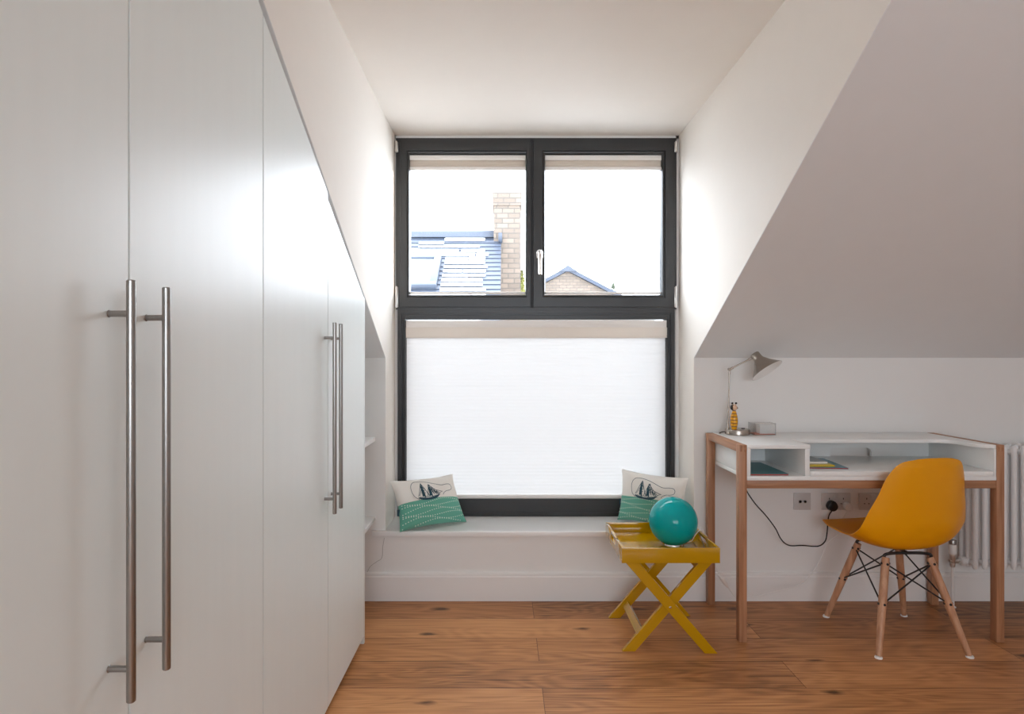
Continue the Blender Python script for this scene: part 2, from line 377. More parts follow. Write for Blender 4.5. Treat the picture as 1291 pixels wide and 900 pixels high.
def sash(x0, x1, g0, g1):
    z0, z1 = P(0, 387.2, YW).z, P(0, 179.5, YW).z
    gz0, gz1 = P(0, 371.5, YW).z, P(0, 194.5, YW).z
    bm = BM()
    # uneven stile widths: build as mitred quad with own insets
    def loop(f, y):   # f 0 outer .. 1 glass edge
        a = x0+(g0-x0)*f; b = x1+(g1-x1)*f; c = z0+(gz0-z0)*f; d = z1+(gz1-z1)*f
        return [bm.verts.new(v) for v in ((a, y, c), (b, y, c), (b, y, d), (a, y, d))]
    Ls = [loop(f, y) for f, y in ((0, YW-.006), (.02, YW-.010), (.74, YW-.010), (.76, YW-.002), (.80, YW-.002), (.82, YW-.006), (.93, YW-.004), (1, YW+.012), (1, YW+.05), (0, YW+.05))]
    for i in range(len(Ls)):
        A, B = Ls[i], Ls[(i+1) % len(Ls)]
        for k in range(4): bm.faces.new([A[k], A[(k+1) % 4], B[(k+1) % 4], B[k]])
    s = struct('sash', bm, M['anth'], win, auto=8)
    bm = BM(); box(bm, g0-.01, g1+.01, YW+.034, YW+.040, gz0-.01, gz1+.01); struct('window_pane', bm, M['glass'], s)
    return s
def X(px, Y=YW): return (px-VX)*Y/FP
sL = sash(X(504.5), X(668.8), X(516.5), X(662.5))
sR = sash(X(672.2), X(850), X(687.5), X(834))
bm = BM(); box(bm, X(668.5), X(672.5), YW-.002, YW+.03, zt0, ZT-.01); struct('weather_gasket', bm, M['gasket'], win)
# lever handle on the right-hand sash
bm = BM(); c = P(680.2, 319, YW-.01); 
lathe(bm, [(.0, .016), (.0165, .016), (.018, .014), (.018, 0)], (c.x, c.y, c.z), (0, -1, 0), 24)
box(bm, c.x-.018, c.x+.018, c.y-.014, c.y, c.z-.030, c.z, .003)
tube(bm, crom([(c.x, c.y-.01, c.z), (c.x, c.y-.034, c.z-.004), (c.x, c.y-.045, c.z-.025), (c.x, c.y-.046, c.z-.07), (c.x+.001, c.y-.044, c.z-.125)], 6), [.009]*8+[.0105]*16+[.0095], 14)
struct('handle', bm, M['satin'], sR)
for xs, s in ((499.3, sL), (852.8, sR)):
    for y0, y1 in ((178, 192), (361, 388)):
        a, b_ = P(xs, y0, YW-.012), P(xs, y1, YW-.012); bm = BM()
        tube(bm, [a, (a+b_)/2+Vector((0, 0, .002)), (a+b_)/2-Vector((0, 0, .002)), b_], [.0075, .0075, .0065, .0075], 12)
        d = .010 if xs < 600 else -.010
        box(bm, min(a.x, a.x+d), max(a.x, a.x+d), YW-.011, YW+.002, b_.z+.004, a.z-.004, .001)
        struct('hinge', bm, M['satin'], s)

# blinds
def pleat_stack(bm, x0, x1, z0, z1, y, n, d):
    pts = []
    for i in range(2*n+1): pts.append((y-(d if i % 2 else 0), z0+(z1-z0)*i/(2*n)))
    poly = pts + [(y+.010, z1), (y+.010, z0)]
    prism(bm, [(p[0], p[1]) for p in poly], 'x', x0, x1)
def raised_blind(px0, px1, label):
    Yb = YW+.02
    x0, x1 = X(px0, Yb), X(px1, Yb); zt = P(0, 196.4, Yb).z
    t = thing('pleated_blind', label, 'blind', ((x0+x1)/2, Yb, zt), 'raised blinds of the upper casements')
    bm = BM(); box(bm, x0, x1, Yb-.012, Yb+.006, zt-.028, zt, .002); obj('head_rail', bm, M['blindrail'], t)
    bm = BM(); pleat_stack(bm, x0+.002, x1-.002, zt-.066, zt-.027, Yb-.001, 6, .008); obj('pleated_fabric', bm, M['blind'], t)
    bm = BM(); box(bm, x0, x1, Yb-.012, Yb+.006, zt-.082, zt-.0655, .002); obj('bottom_rail', bm, M['blindrail'], t)
    for k in (0, 1):
        bm = BM(); c = (x0+x1)/2-.012+.024*k; box(bm, c-.007, c+.007, Yb-.0145, Yb-.011, zt-.079, zt-.070, .001); obj('finger_tab', bm, M['blindrail'], t)
    bm = BM(); zb = P(0, 371, Yb).z; box(bm, x0, x1, Yb-.008, Yb+.006, zb, zb+.013, .002); obj('lower_guide_rail', bm, M['blindrail'], t)
    for xx in (x0+.003, x1-.003):
        bm = BM(); tube(bm, [(xx, Yb-.002, zb+.01), (xx, Yb-.002, zt-.07)], .0018, 6); obj('guide_cord', bm, M['blindrail'], t)
raised_blind(515.3, 663.3, 'cream pleated blind raised to the top of the left upper casement, chimney seen below it')
raised_blind(687, 835, 'cream pleated blind raised to the top of the right upper casement with the lever handle')
Yb = YW+.026; x0, x1 = X(512.3, Yb), X(840.5, Yb); zt, zb = P(0, 404, Yb).z, P(0, 628, Yb).z
t = thing('sheer_blind', 'wide white translucent pleated blind drawn down over the large lower window', 'blind', ((x0+x1)/2, Yb, zt))
bm = BM(); box(bm, x0, x1, Yb-.014, Yb+.008, zt-.040, zt, .002); obj('head_rail', bm, M['blindrail'], t)
bm = BM(); box(bm, x0, x1, Yb-.016, Yb+.008, zt-.098, zt-.0395, .0); obj('upper_fabric_band', bm, M['blind'], t)
bm = BM(); n = 46; z0, z1 = zb+.018, zt-.096; rows = []
for i in range(2*n+1):
    z = z0+(z1-z0)*i/(2*n); y = Yb+(-.0006 if i % 2 else .0002)
    rows.append([bm.verts.new((x0+.002, y, z)), bm.verts.new((x1-.002, y, z))])
for a, b_ in zip(rows, rows[1:]): bm.faces.new([a[0], a[1], b_[1], b_[0]])
obj('pleated_fabric', bm, M['sheer'], t, smooth=False)
bm = BM(); box(bm, x0, x1, Yb-.012, Yb+.008, zb, zb+.020, .003); obj('bottom_rail', bm, M['blindrail'], t)

# ------------------------------------------------------------------ wardrobes
def wardrobe(doors, y_end, label):
    """doors: (y0, y1, top0, top1, handle_y)"""
    ya, yb = doors[0][0], y_end
    t = thing('wardrobe', label, 'wardrobe', (-.93, (ya+yb)/2, 0), 'built-in white wardrobes under the slope')
    bm = BM(); zc = lambda y: min(ZC-.01, zs(y)-.02)
    pts = [(ya+.001, .0), (yb-.001, .0), (yb-.001, zc(yb))]
    if ya < YC: pts += [(YC, ZC-.035)]
    pts += [(ya+.001, zc(ya))]
    # hollow carcass: side panels, top lining, back, plinth
    def side(y0, y1): prism(bm, [(y0, .0), (y1, .0), (y1, zc(y1)), (y0, zc(y0))], 'x', XW0+.02, XL-.024)
    prism(bm, [(ya+.001, 0), (ya+.019, 0), (ya+.019, zc(ya+.019)), (ya+.001, zc(ya+.019))], 'x', XW0+.02, XL-.024)
    side(yb-.019, yb-.001)
    prism(bm, pts, 'x', XW0+.01, XW0+.03)
    top = [p for p in pts[2:]]
    prism(bm, top + [(p[0], p[1]-.018) for p in reversed(top)], 'x', XW0+.03, XL-.024)
    box(bm, XL-.09, XL-.075, ya+.02, yb-.02, 0, .075)
    box(bm, XW0+.03, XL-.03, ya+.02, yb-.02, .06, .078)
    obj('carcass', bm, M['wardside'], t, auto=15)
    for y0, y1, t0, t1, hy in doors:
        bm = BM()
        if y0 < YC < y1: poly = [(y0+.002, .035), (y1-.002, .035), (y1-.002, zs(y1)-t1), (YC, ZC-.02), (y0+.002, ZC-.02)]
        elif y1 <= YC: poly = [(y0+.002, .035), (y1-.002, .035), (y1-.002, ZC-.02), (y0+.002, ZC-.02)]
        else: poly = [(y0+.002, .035), (y1-.002, .035), (y1-.002, zs(y1)-t1), (y0+.002, zs(y0)-t0)]
        prism(bm, poly, 'x', XL-.021, XL, .0012)
        d = obj('door', bm, M['ward'], t, auto=20)
        bm = BM(); xb = XL+.035; r = .0068
        tube(bm, [(xb, hy, .719), (xb, hy, .7205), (xb, hy, 1.3685), (xb, hy, 1.370)], [r-.0012, r, r, r-.0012], 20)
        for z in (.770, 1.318): tube(bm, [(XL+.001, hy, z), (XL+.002, hy, z), (xb, hy, z)], [.0060, .0050, .0050], 14)
        obj('handle', bm, M['steel'], d)
    return t
wardrobe([(.446, 1.008, .01, .01, .955), (1.008, 1.570, .03, .034, 1.055)], 1.570, 'nearer built-in white wardrobe in the left foreground with two long steel bar handles')
w = wardrobe([(1.570, 2.150, .036, .010, 2.105), (2.150, 2.700, .034, .012, 2.185)], 2.719, 'farther built-in white wardrobe with slanted door tops, ending beside the open shelves')
bm = BM(); prism(bm, [(2.701, 0), (2.719, 0), (2.719, zs(2.719)-.008), (2.701, zs(2.701)-.008)], 'x', XL-.30, XL, .001); obj('end_panel', bm, M['ward'], w)
# open shelves in the recess between wardrobe and wall
t = thing('open_shelving', 'two open white shelves in the narrow recess between the wardrobe and the window wall', 'shelf', (-.95, 2.95, 0))
for z in (.431, .842):
    bm = BM(); box(bm, XW0+.01, -.662, 2.721, YK-.001 if z > .2 else 3.17, z-.022, z, .0015); obj('shelf', bm, M['sill'], t)
bm = BM(); box(bm, XW0+.01, XW0+.028, 2.721, 3.174, .001, 1.20, .001); obj('back_panel', bm, M['wardside'], t)

# ------------------------------------------------------------------ desk
DF, DB = 2.715, 3.163; DX0, DX1 = 1.034, 2.198; DZ = .868; lw, ld = .034, .038
desk = thing('writing_desk', 'white writing desk with oak legs, raised shelf and cubbyhole against the wall', 'desk', ((DX0+DX1)/2, (DF+DB)/2, 0))
for x in (DX0, DX1-lw):
    for y in (DF, DB-ld):
        bm = BM(); box(bm, x, x+lw, y, y+ld, 0, DZ-.0005, .0015); obj('leg', bm, M['oakz'], desk)
    bm = BM(); box(bm, x+.0006, x+lw-.0006, DF+ld, DB-ld, DZ-.034, DZ-.0005, .0012)
    for k in (0, 1): box(bm, x+.004+k*.017, x+.013+k*.017, DF-.0006, DF+ld+.001, DZ-.030, DZ, .0004)   # finger joint tenons
    obj('side_rail', bm, M['oaky'], desk)
bm = BM(); box(bm, DX0+lw, DX1-lw, DF+.003, DF+.022, .676, .711, .0015); obj('front_rail', bm, M['oakx'], desk)
ax0, ax1 = DX0+lw+.0005, DX1-lw-.0005
# U-shaped raised top with rounded inner corners
xi, yi, xr = 1.349, 2.905, 2.098
U = [(ax0, DF+.001), (xi-.004, DF+.001), (xi, DF+.005)]
U += [(xi, yi-.02)] + [(xi+.02-.02*math.cos(a), yi-.02+.02*math.sin(a)) for a in (PI/6, PI/3, PI/2)]
U += [(xr-.06+.06*math.sin(a), yi-.06+.06*math.cos(a)) for a in [k*PI/12 for k in range(7)]]
U += [(xr, DF+.11)] + [(xr+.062-.062*math.cos(a), DF+.11-.10*math.sin(a)) for a in [k*PI/12 for k in range(1, 7)]]
U += [(ax1, DF+.003), (ax1, DB-.001), (ax0, DB-.001)]
bm = BM(); prism(bm, U, 'z', DZ-.018, DZ-.001, .0012); obj('raised_top', bm, M['deskw'], desk, auto=30)
bm = BM(); box(bm, ax0, ax1, DF+.001, DB-.001, .7115, .7295, .001); obj('base_board', bm, M['deskw'], desk)
bm = BM()
S = [(1.345, DF+.012), (1.349, DF+.003), (1.358, DF-.003), (1.372, DF-.004), (2.130, DF-.004), (2.146, DF-.003), (2.152, DF+.004), (2.152, DB-.03), (1.345, DB-.03)]
prism(bm, S, 'z', .7297, .7520, .003); obj('writing_surface', bm, M['deskw'], desk, auto=30)
bm = BM()   # back panel with cable slot
sx0, sx1, sz1, by0, by1 = P(1046, 0, 3.14).x, P(1098, 0, 3.14).x, .794, DB-.028, DB-.014
box(bm, ax0, sx0, by0, by1, .7296, DZ-.0185); box(bm, sx1, ax1, by0, by1, .7296, DZ-.0185); box(bm, sx0, sx1, by0, by1, sz1, DZ-.0185)
prism(bm, [(sx1, sz1), (sx1-.02, sz1), (sx1-.012, sz1-.003), (sx1-.004, sz1-.010), (sx1, sz1-.02)], 'y', by0, by1)
prism(bm, [(sx0, sz1), (sx0+.02, sz1), (sx0+.012, sz1-.003), (sx0+.004, sz1-.010), (sx0, sz1-.02)], 'y', by0, by1)
obj('back_panel', bm, M['deskw'], desk, smooth=False)
for x0, x1 in ((ax0, ax0+.016), (1.324, 1.344), (ax1-.010, ax1)):
    bm = BM(); box(bm, x0, x1, DF+.002, by0-.0005, .7296, DZ-.0185, .0008); obj('side_panel' if x0 != 1.324 else 'cubby_divider', bm, M['deskw'], desk)

# things on the desk -------------------------------------------------
def sheetbox(bm, c, w_, d_, z0, z1, rot, mi=0, bev=.0):
    t = bmesh.new(); box(t, -w_/2, w_/2, -d_/2, d_/2, z0, z1, bev)
    bmesh.ops.transform(t, matrix=Matrix.Translation((c[0], c[1], 0)) @ Matrix.Rotation(rot, 4, 'Z'), verts=t.verts); merge(bm, t, mi)
def magazine(name, c, w_, d_, z0, th, rot, cover, edge, label, group):
    t = thing(name, label, 'magazine', (c[0], c[1], z0), group)
    bm = BM(); sheetbox(bm, c, w_-.004, d_-.004, z0+.0008, z0+th-.0008, rot); obj('pages', bm, edge, t)
    bm = BM(); sheetbox(bm, c, w_, d_, z0, z0+.0009, rot); sheetbox(bm, c, w_, d_, z0+th-.0009, z0+th, rot)
    ca, sa = math.cos(rot), math.sin(rot)
    sheetbox(bm, (c[0]-ca*(w_/2-.0004), c[1]-sa*(w_/2-.0004)), .0008, d_, z0, z0+th, rot)
    obj('cover', bm, cover, t); return t
magazine('magazine', (1.452, 2.905), .205, .27, .7522, .006, -.10, M['bluemag'], M['redmag'], 'large blue magazine with red page edges, lowest of the pile on the writing surface', 'magazines on the writing surface')
magazine('magazine', (1.422, 2.905), .150, .22, .7583, .006, .02, M['yelmag'], M['yelmag'], 'yellow booklet in the middle of the magazine pile on the writing surface', 'magazines on the writing surface')
magazine('magazine', (1.415, 2.930), .140, .19, .7644, .010, .04, M['greymag'], M['paper'], 'grey patterned booklet lying on top of the magazine pile on the writing surface', 'magazines on the writing surface')
ft = thing('folder', 'dark teal folder lying inside the cubbyhole of the desk', 'folder', (1.170, 2.895, .7297))
bm = BM(); sheetbox(bm, (1.172, 2.885), .172, .30, .7300, .7362, 0); obj('pages', bm, M['redmag'], ft)
bm = BM(); sheetbox(bm, (1.172, 2.885), .176, .304, .7362, .7375, 0); sheetbox(bm, (1.172, 2.885), .176, .304, .7292+.0005, .7302, 0); obj('cover', bm, M['tealmag'], ft)

# clear acrylic note box
c0 = P(961, 546, 3.10); nb = thing('note_box', 'small clear acrylic box of white notes on the desk top beside the lamp', 'box', (c0.x, 3.10, DZ))
bx0, bx1 = P(946.5, 0, 3.10).x, P(974.5, 0, 3.10).x; z0 = DZ-.0008; z1 = z0+.058
bm = BM(); th = .0015
box(bm, bx0, bx1, 3.065, 3.065+th, z0, z1); box(bm, bx0, bx1, 3.135-th, 3.135, z0, z1)
box(bm, bx0, bx0+th, 3.065+th, 3.135-th, z0, z1); box(bm, bx1-th, bx1, 3.065+th, 3.135-th, z0, z1); box(bm, bx0+th, bx1-th, 3.065+th, 3.135-th, z0, z0+th)
obj('acrylic_case', bm, M['acrylic'], nb, smooth=False)
bm = BM(); box(bm, bx0+.034, bx1-.003, 3.07, 3.13, z0+.006, z0+.053, .001); obj('white_notes', bm, M['paper'], nb)
bm = BM(); box(bm, bx0+.010, bx1-.003, 3.07, 3.13, z0+.002, z0+.006, .0005); obj('pink_notes', bm, M['pink'], nb)

# desk lamp
LY = 3.095; lx = P(929.5, 0, LY).x; LZ = DZ-.001
lamp = thing('desk_lamp', 'brushed nickel desk lamp with conical shade on the left of the desk', 'lamp', (lx, LY, LZ))
bm = BM(); R = .0595
lathe(bm, [(0, 0), (R-.003, 0), (R, .003), (R, .022), (R-.002, .027), (R-.006, .0285), (0, .0285)], (lx, LY, LZ), seg=48); obj('base', bm, M['nickel'], lamp)
bm = BM(); box(bm, lx+.018, lx+.034, LY-.012, LY-.002, LZ+.0287, LZ+.033, .001); obj('switch', bm, M['black'], lamp)
pb = Vector((P(917.6, 0, LY).x, LY, LZ+.028)); pj = P(919.7, 465.5, LY)
bm = BM(); tube(bm, [pb, pb+(pj-pb)*.10, pb+(pj-pb)*.101, pj], [.0062, .0058, .0034, .0034], 14)
tube(bm, [pj-Vector((.0003, 0, .026)), pj], .0048, 14); obj('pole', bm, M['nickel'], lamp)
ja = P(947.5, 451.6, LY-.015)
bm = BM(); tube(bm, [pj+Vector((-.004, 0, -.004)), pj+(ja-pj)*.16, pj+(ja-pj)*.17, pj+(ja-pj)*.86, pj+(ja-pj)*.87, ja], [.0060, .0060, .0034, .0034, .0052, .0052], 14)
lathe(bm, [(0, -.009), (.007, -.009), (.007, .009), (0, .009)], pj, (0, 1, 0), 16); obj('arm', bm, M['nickel'], lamp)
sc = P(951.0, 446.0, LY-.020); rc = P(967.2, 467.2, LY-.0635)
ax = (rc-sc); h = ax.length
bm = BM()
for q, prf in ((0, [(.0, 0), (.020, 0), (.0225, .004), (.0235, .028), (.0265, .037), (.0465, .066), (.0815, h), (.0800, h)]), (1, [(.0800, h), (.0450, .067), (.0250, .038), (.022, .030), (.0, .010)])):
    t = BM(); lathe(t, prf, sc, ax, 40)
    for f in [f for f in t.faces if len(f.verts) > 4]: t.faces.remove(f)
    merge(bm, t, q)
bmesh.ops.remove_doubles(bm, verts=bm.verts, dist=1e-5)
shade = obj('lamp_shade', bm, [M['nickel'], M['whitepl']], lamp)
bm = BM(); lathe(bm, [(0, .012), (.010, .014), (.012, .03), (.022, .052), (.024, .064), (.016, .080), (0, .086)], sc, ax, 24); obj('bulb', bm, M['whitepl'], lamp)
bm = BM(); tube(bm, crom([(lx-R+.004, LY+.012, LZ+.012), (lx-R-.012, LY+.015, LZ+.010), (lx-R-.018, LY+.028, LZ+.004), (lx-R-.010, LY+.05, LZ+.003)], 6), .0026, 8); obj('cable', bm, M['black'], lamp)

# striped toy standing on the lamp base
tx, ty = P(925.3, 0, LY-.012).x, LY-.014; tz = LZ+.0286
toy = thing('wooden_toy', 'small wooden toy with orange and brown striped body standing on the lamp base', 'toy', (tx, ty, tz))
bm = BM(); bm2 = BM(); z = 0.0; hs = .0155
Rr = [.0125, .0165, .0180, .0180, .0160, .0115]
def rprof(z): # body silhouette
    u = z/.094; return .0185*math.sin(PI*(.20+.72*u))**.75
for i in range(6):
    z0_ = tz+i*hs; r0, r1, r2 = rprof(i*hs), rprof(i*hs+hs*.4), rprof(i*hs+hs*.8)
    lathe(bm, [(0, 0), (r0*.94, 0), (r0, .002), (r1, hs*.4), (r2, hs*.74), (r2*.95, hs*.78), (0, hs*.78)], (tx, ty, z0_), seg=24)
    if i < 6: lathe(bm2, [(0, 0), (r2*.97, 0), (r2*.97, hs*.22), (0, hs*.22)], (tx, ty, z0_+hs*.78), seg=24)
obj('orange_rings', bm, M['yelring'], toy); obj('brown_rings', bm2, M['brownring'], toy)
hz = tz+6*hs+.0135; hr = .0150
bm = BM(); bmesh.ops.create_uvsphere(bm, u_segments=24, v_segments=16, radius=hr); bmesh.ops.translate(bm, verts=bm.verts, vec=(tx+.001, ty, hz)); hd = obj('head', bm, M['skinwood'], toy)
bm = BM(); bmesh.ops.create_uvsphere(bm, u_segments=20, v_segments=14, radius=hr*1.04); bmesh.ops.translate(bm, verts=bm.verts, vec=(tx-.0024, ty+.003, hz)); obj('hood', bm, M['black'], hd)
bm = BM(); lathe(bm, [(0, .018), (.003, .0175), (.0042, .015), (.0035, .012), (0, .010)], (tx+.001, ty, hz), (.85, -.5, -.12), 14); obj('nose', bm, M['black'], hd)
bm = BM()
for dz_, dx_ in ((.004, .010), (.004, .002)): lathe(bm, [(0, .002), (.0015, .0012), (0, 0)], (tx+.001+dx_*.9, ty-hr*.80, hz+dz_), (0.2, -1, 0), 8)
obj('eyes', bm, M['black'], hd)
for s in (-1, 1):
    bm = BM(); e1 = Vector((tx+.0005+s*.0095, ty, hz+.0215))
    tube(bm, [(tx+s*.005, ty, hz+.011), e1], .0026, 10); obj('ear_stalk', bm, M['skinwood'], hd)
    bm = BM(); bmesh.ops.create_uvsphere(bm, u_segments=16, v_segments=10, radius=.0052); bmesh.ops.translate(bm, verts=bm.verts, vec=e1); obj('ear', bm, M['black'], hd)

# ------------------------------------------------------------------ wall sockets, plugs and cords
def plate(px0, px1, label, kind):
    a, b_ = P(px0, 621, YK), P(px1, 642.3, YK); t = thing('wall_socket', label, 'socket', ((a.x+b_.x)/2, YK, b_.z), 'white sockets on the wall below the desk')
    bm = BM(); box(bm, a.x, b_.x, YK-.009, YK, b_.z, a.z, .0025); obj('face_plate', bm, M['socket'], t); cz = (a.z+b_.z)/2; cx = (a.x+b_.x)/2
    if kind == 'tv':
        for s in (-1, 1):
            bm = BM(); lathe(bm, [(0, -.002), (.0045, -.002), (.0045, .004), (.0078, .004), (.0078, 0)], (cx+s*.0125, YK-.009, cz), (0, -1, 0), 20); obj('aerial_outlet', bm, M['steel'], t)
            bm = BM(); lathe(bm, [(0, .001), (.0055, .001), (.0055, 0)], (cx+s*.0125, YK-.0131, cz), (0, -1, 0), 16); obj('outlet_hole', bm, M['black'], t)
    else:
        for s in (-1, 1):
            gx = cx+s*.036
            bm = BM()
            box(bm, gx-.002, gx+.002, YK-.0098, YK-.0086, cz+.010, cz+.019)
            for q in (-1, 1): box(bm, gx+q*.011-.0035, gx+q*.011+.0035, YK-.0098, YK-.0086, cz-.013, cz-.009)
            obj('pin_hole', bm, M['black'], t)
            bm = BM(); gx = cx+s*.012; box(bm, gx-.006, gx+.006, YK-.012, YK-.0088, cz+.016, cz+.034, .001); obj('rocker_switch', bm, M['socket'], t)
    return t
plate(1000, 1021.3, 'square white aerial socket with two round outlets below the desk', 'tv')
plate(1035, 1071.5, 'double white power socket with a black and a white plug in it', 'pw')
plate(1082, 1118.5, 'empty double white power socket partly hidden by the yellow chair', 'pw')
def plug(bm, c, r):
    prism(bm, [(c.x+r*math.cos(a)*(1 if math.sin(a) < .3 else .9), c.z+r*1.05*math.sin(a)) for a in [2*PI*k/16 for k in range(16)]], 'y', YK-.009-.034, YK-.0092, .006)
c = P(1045.5, 636, YK)
bc = thing('power_cord', 'black power cord with black plug hanging below the desk', 'cord', (c.x, 3.15, .0))
bm = BM(); plug(bm, c, .026); obj('plug', bm, M['black'], bc)
pts = [(c.x, 3.165, c.z-.022), P(1045, 650, 3.16), P(1043.5, 662, 3.15), P(1042.5, 673, 3.14), P(1040, 682.5, 3.13), P(1031, 688.5, 3.12), P(1012, 687.5, 3.12), P(995, 687.5, 3.11), P(985, 680, 3.10), P(977, 665, 3.09), P(964, 648, 3.08), P(953, 636, 3.07), P(942, 620, 3.06), P(937, 606, 3.05)]
bm = BM(); tube(bm, crom(pts, 8), .0031, 8); obj('cable', bm, M['black'], bc)
c = P(1065, 637, YK)
wc = thing('lamp_cord', 'thin white lamp cord with inline switch running from the tray table to a wall socket', 'cord', (c.x, 3.15, 0))
bm = BM(); plug(bm, c, .021); obj('plug', bm, M['whitepl'], wc)
pts = [(c.x, 3.162, c.z-.018), P(1063, 655, 3.15), P(1058, 672, 3.14), P(1043, 685, 3.13), P(1036, 702, 3.12), P(1024, 722, 3.11), P(1006, 738, 3.10), P(985, 744, 3.09), P(965, 749, 3.08), P(953, 752.5, 3.07), P(945, 751, 3.05), P(936, 750, 3.03), P(927, 752, 3.0), P(917, 739, 2.97)]
bm = BM(); tube(bm, crom(pts, 8), .0021, 8); obj('cable', bm, M['whitepl'], wc)
q0, q1 = P(917.5, 739.5, 2.97), P(906.5, 725, 2.95); dv = (q1-q0).normalized()
bm = BM(); tube(bm, [q0-dv*.004, q0, q0+(q1-q0)*.25, q0+(q1-q0)*.75, q1, q1+dv*.004], [.003, .0055, .0095, .0095, .0065, .003], 12); obj('inline_switch', bm, M['whitepl'], wc)
pts = [P(906, 724, 2.95), P(903.5, 716, 2.93), P(902, 708, 2.91), P(903, 698, 2.90), (.926, 2.885, .452), (.905, 2.86, .4535), (.880, 2.85, .430), (.865, 2.845, .409), (.835, 2.835, .4035), (.81, 2.83, .406)]
bm = BM(); tube(bm, crom(pts, 8), .0016, 8); obj('lower_cable', bm, M['whitepl'], wc)
pts = [P(484.5, 678, 3.19), P(482.5, 690, 3.193), P(481.5, 703, 3.193), P(475, 708, 3.193), P(467, 714, 3.193), P(463, 721, 3.180)]
bm = BM(); tube(bm, crom(pts, 8), .0009, 6); tag(obj_at('thin_wire', bm, M['steel'], P(484, 722, 3.19)), 'thin grey wire on the wall under the left end of the window sill', 'wire')

# ------------------------------------------------------------------ radiator
rad = thing('radiator', 'white column radiator on the wall behind the right end of the desk', 'radiator', (2.58, 3.10, .19))
RX, RY, Z0, Z1 = 2.331, (3.060, 3.103, 3.146), .200, .815
for i in range(14):
    bm = BM(); x = RX+i*.048
    for y in RY:
        tube(bm, [(x, y, Z0+.004), (x, y, Z0+.012), (x, y, Z0+.03), (x, y, Z1-.03), (x, y, Z1-.012), (x, y, Z1-.004), (x, y, Z1)], [.007, .0115, .0128, .0128, .0125, .0100, .005], 14)
    for z in (Z0+.032, Z1-.034):
        tube(bm, [(x, RY[0]-.003, z), (x, RY[0], z), (x, RY[2], z), (x, RY[2]+.003, z)], [.008, .014, .014, .008], 14)
        lathe(bm, [(0, -.0245), (.017, -.0245), (.0185, -.018), (.0185, .018), (.017, .0245), (0, .0245)], (x, RY[1], z), (1, 0, 0), 18)
    obj('section', bm, M['rad'], rad)
vz = Z0+.032
bm = BM(); lathe(bm, [(0, 0), (.020, 0), (.022, .003), (.022, .016), (.018, .020), (0, .020)], (RX-.0245, RY[1], vz), (-1, 0, 0), 24); obj('end_bush', bm, M['rad'], rad)
vx = P(1201, 0, RY[1]).x
v = thing('radiator_valve', 'chrome and white radiator valve on a white pipe at the left end of the radiator', 'valve', (vx, RY[1], 0))
bm = BM(); lathe(bm, [(0, 0), (.007, 0), (.007, .01), (.013, .011), (.013, .022), (.008, .023), (.008, .05), (0, .05)], (RX-.0447, RY[1], vz), (-1, 0, 0), 18)
lathe(bm, [(0, -.030), (.011, -.030), (.0125, -.024), (.0125, -.012), (.010, -.010), (.0120, .008), (.0145, .022), (.0145, .034), (0, .034)], (vx, RY[1], vz), (0, 0, 1), 20); obj('valve_body', bm, M['satin'], v)
bm = BM(); lathe(bm, [(0, .0345), (.0175, .0345), (.0185, .038), (.0185, .080), (.0165, .083), (0, .083)], (vx, RY[1], vz), (0, 0, 1), 24); obj('white_collar', bm, M['whitepl'], v)
bm = BM(); lathe(bm, [(0, .0832), (.0145, .0832), (.0165, .086), (.0165, .104), (.0145, .107), (0, .107)], (vx, RY[1], vz), (0, 0, 1), 20); obj('grey_cap', bm, M['steel'], v)
bm = BM(); tube(bm, [(vx, RY[1], .0005), (vx, RY[1], vz-.0302)], .0078, 16); lathe(bm, [(.0, .0004), (.0155, .0004), (.014, .004), (.0, .005)], (vx, RY[1], 0), (0, 0, 1), 18); obj('pipe', bm, M['whitepl'], v)

# ------------------------------------------------------------------ chair
chair = thing('shell_chair', 'yellow plastic shell chair with dowel legs and black wire bracing at the desk', 'chair', (1.75, 2.787, 0))
feet = {'A': Vector((1.556, 2.985, 0)), 'B': Vector((1.938, 2.995, 0)), 'C': Vector((1.560, 2.575, 0)), 'D': Vector((1.944, 2.580, 0))}
ctr = Vector((1.75, 2.785, 0)); TOPZ = .385; INS = .50
tops = {k: Vector((ctr.x+(f.x-ctr.x)*INS, ctr.y+(f.y-ctr.y)*INS, TOPZ)) for k, f in feet.items()}
for k in 'ABCD':
    f, tpt = feet[k], tops[k]; d = tpt-f
    bm = BM(); a = f+d*(.008/d.z); tube(bm, [a, a+d*.02, f+d*.55, f+d*.93, tpt], [.0115, .0120, .0165, .0160, .0145], 20)
    lg = obj('leg', bm, M['beech'], chair)
    bm = BM(); lathe(bm, [(0, 0), (.0145, 0), (.0155, .003), (.0130, .009), (0, .009)], f, (0, 0, 1), 20); obj('foot_glide', bm, M['whitepl'], lg)
def at(k, z): return feet[k]+(tops[k]-feet[k])*(z/TOPZ)
ZU, ZM = .362, .205
bmr = BM(); bmb = BM()
for k, l in (('A', 'C'), ('C', 'D'), ('D', 'B'), ('B', 'A')):
    for (p, zp, q, zq) in ((k, ZU, l, ZM), (l, ZU, k, ZM)):
        bm = BM(); a, b_ = at(p, zp), at(q, zq); d = (b_-a).normalized(); n_ = Vector((d.y, -d.x, 0)).normalized()
        o_ = n_*(.004 if p == k else -.004)
        tube(bm, [a+o_, b_+o_], .0033, 10); obj('brace_rod', bm, M['wire'], chair)
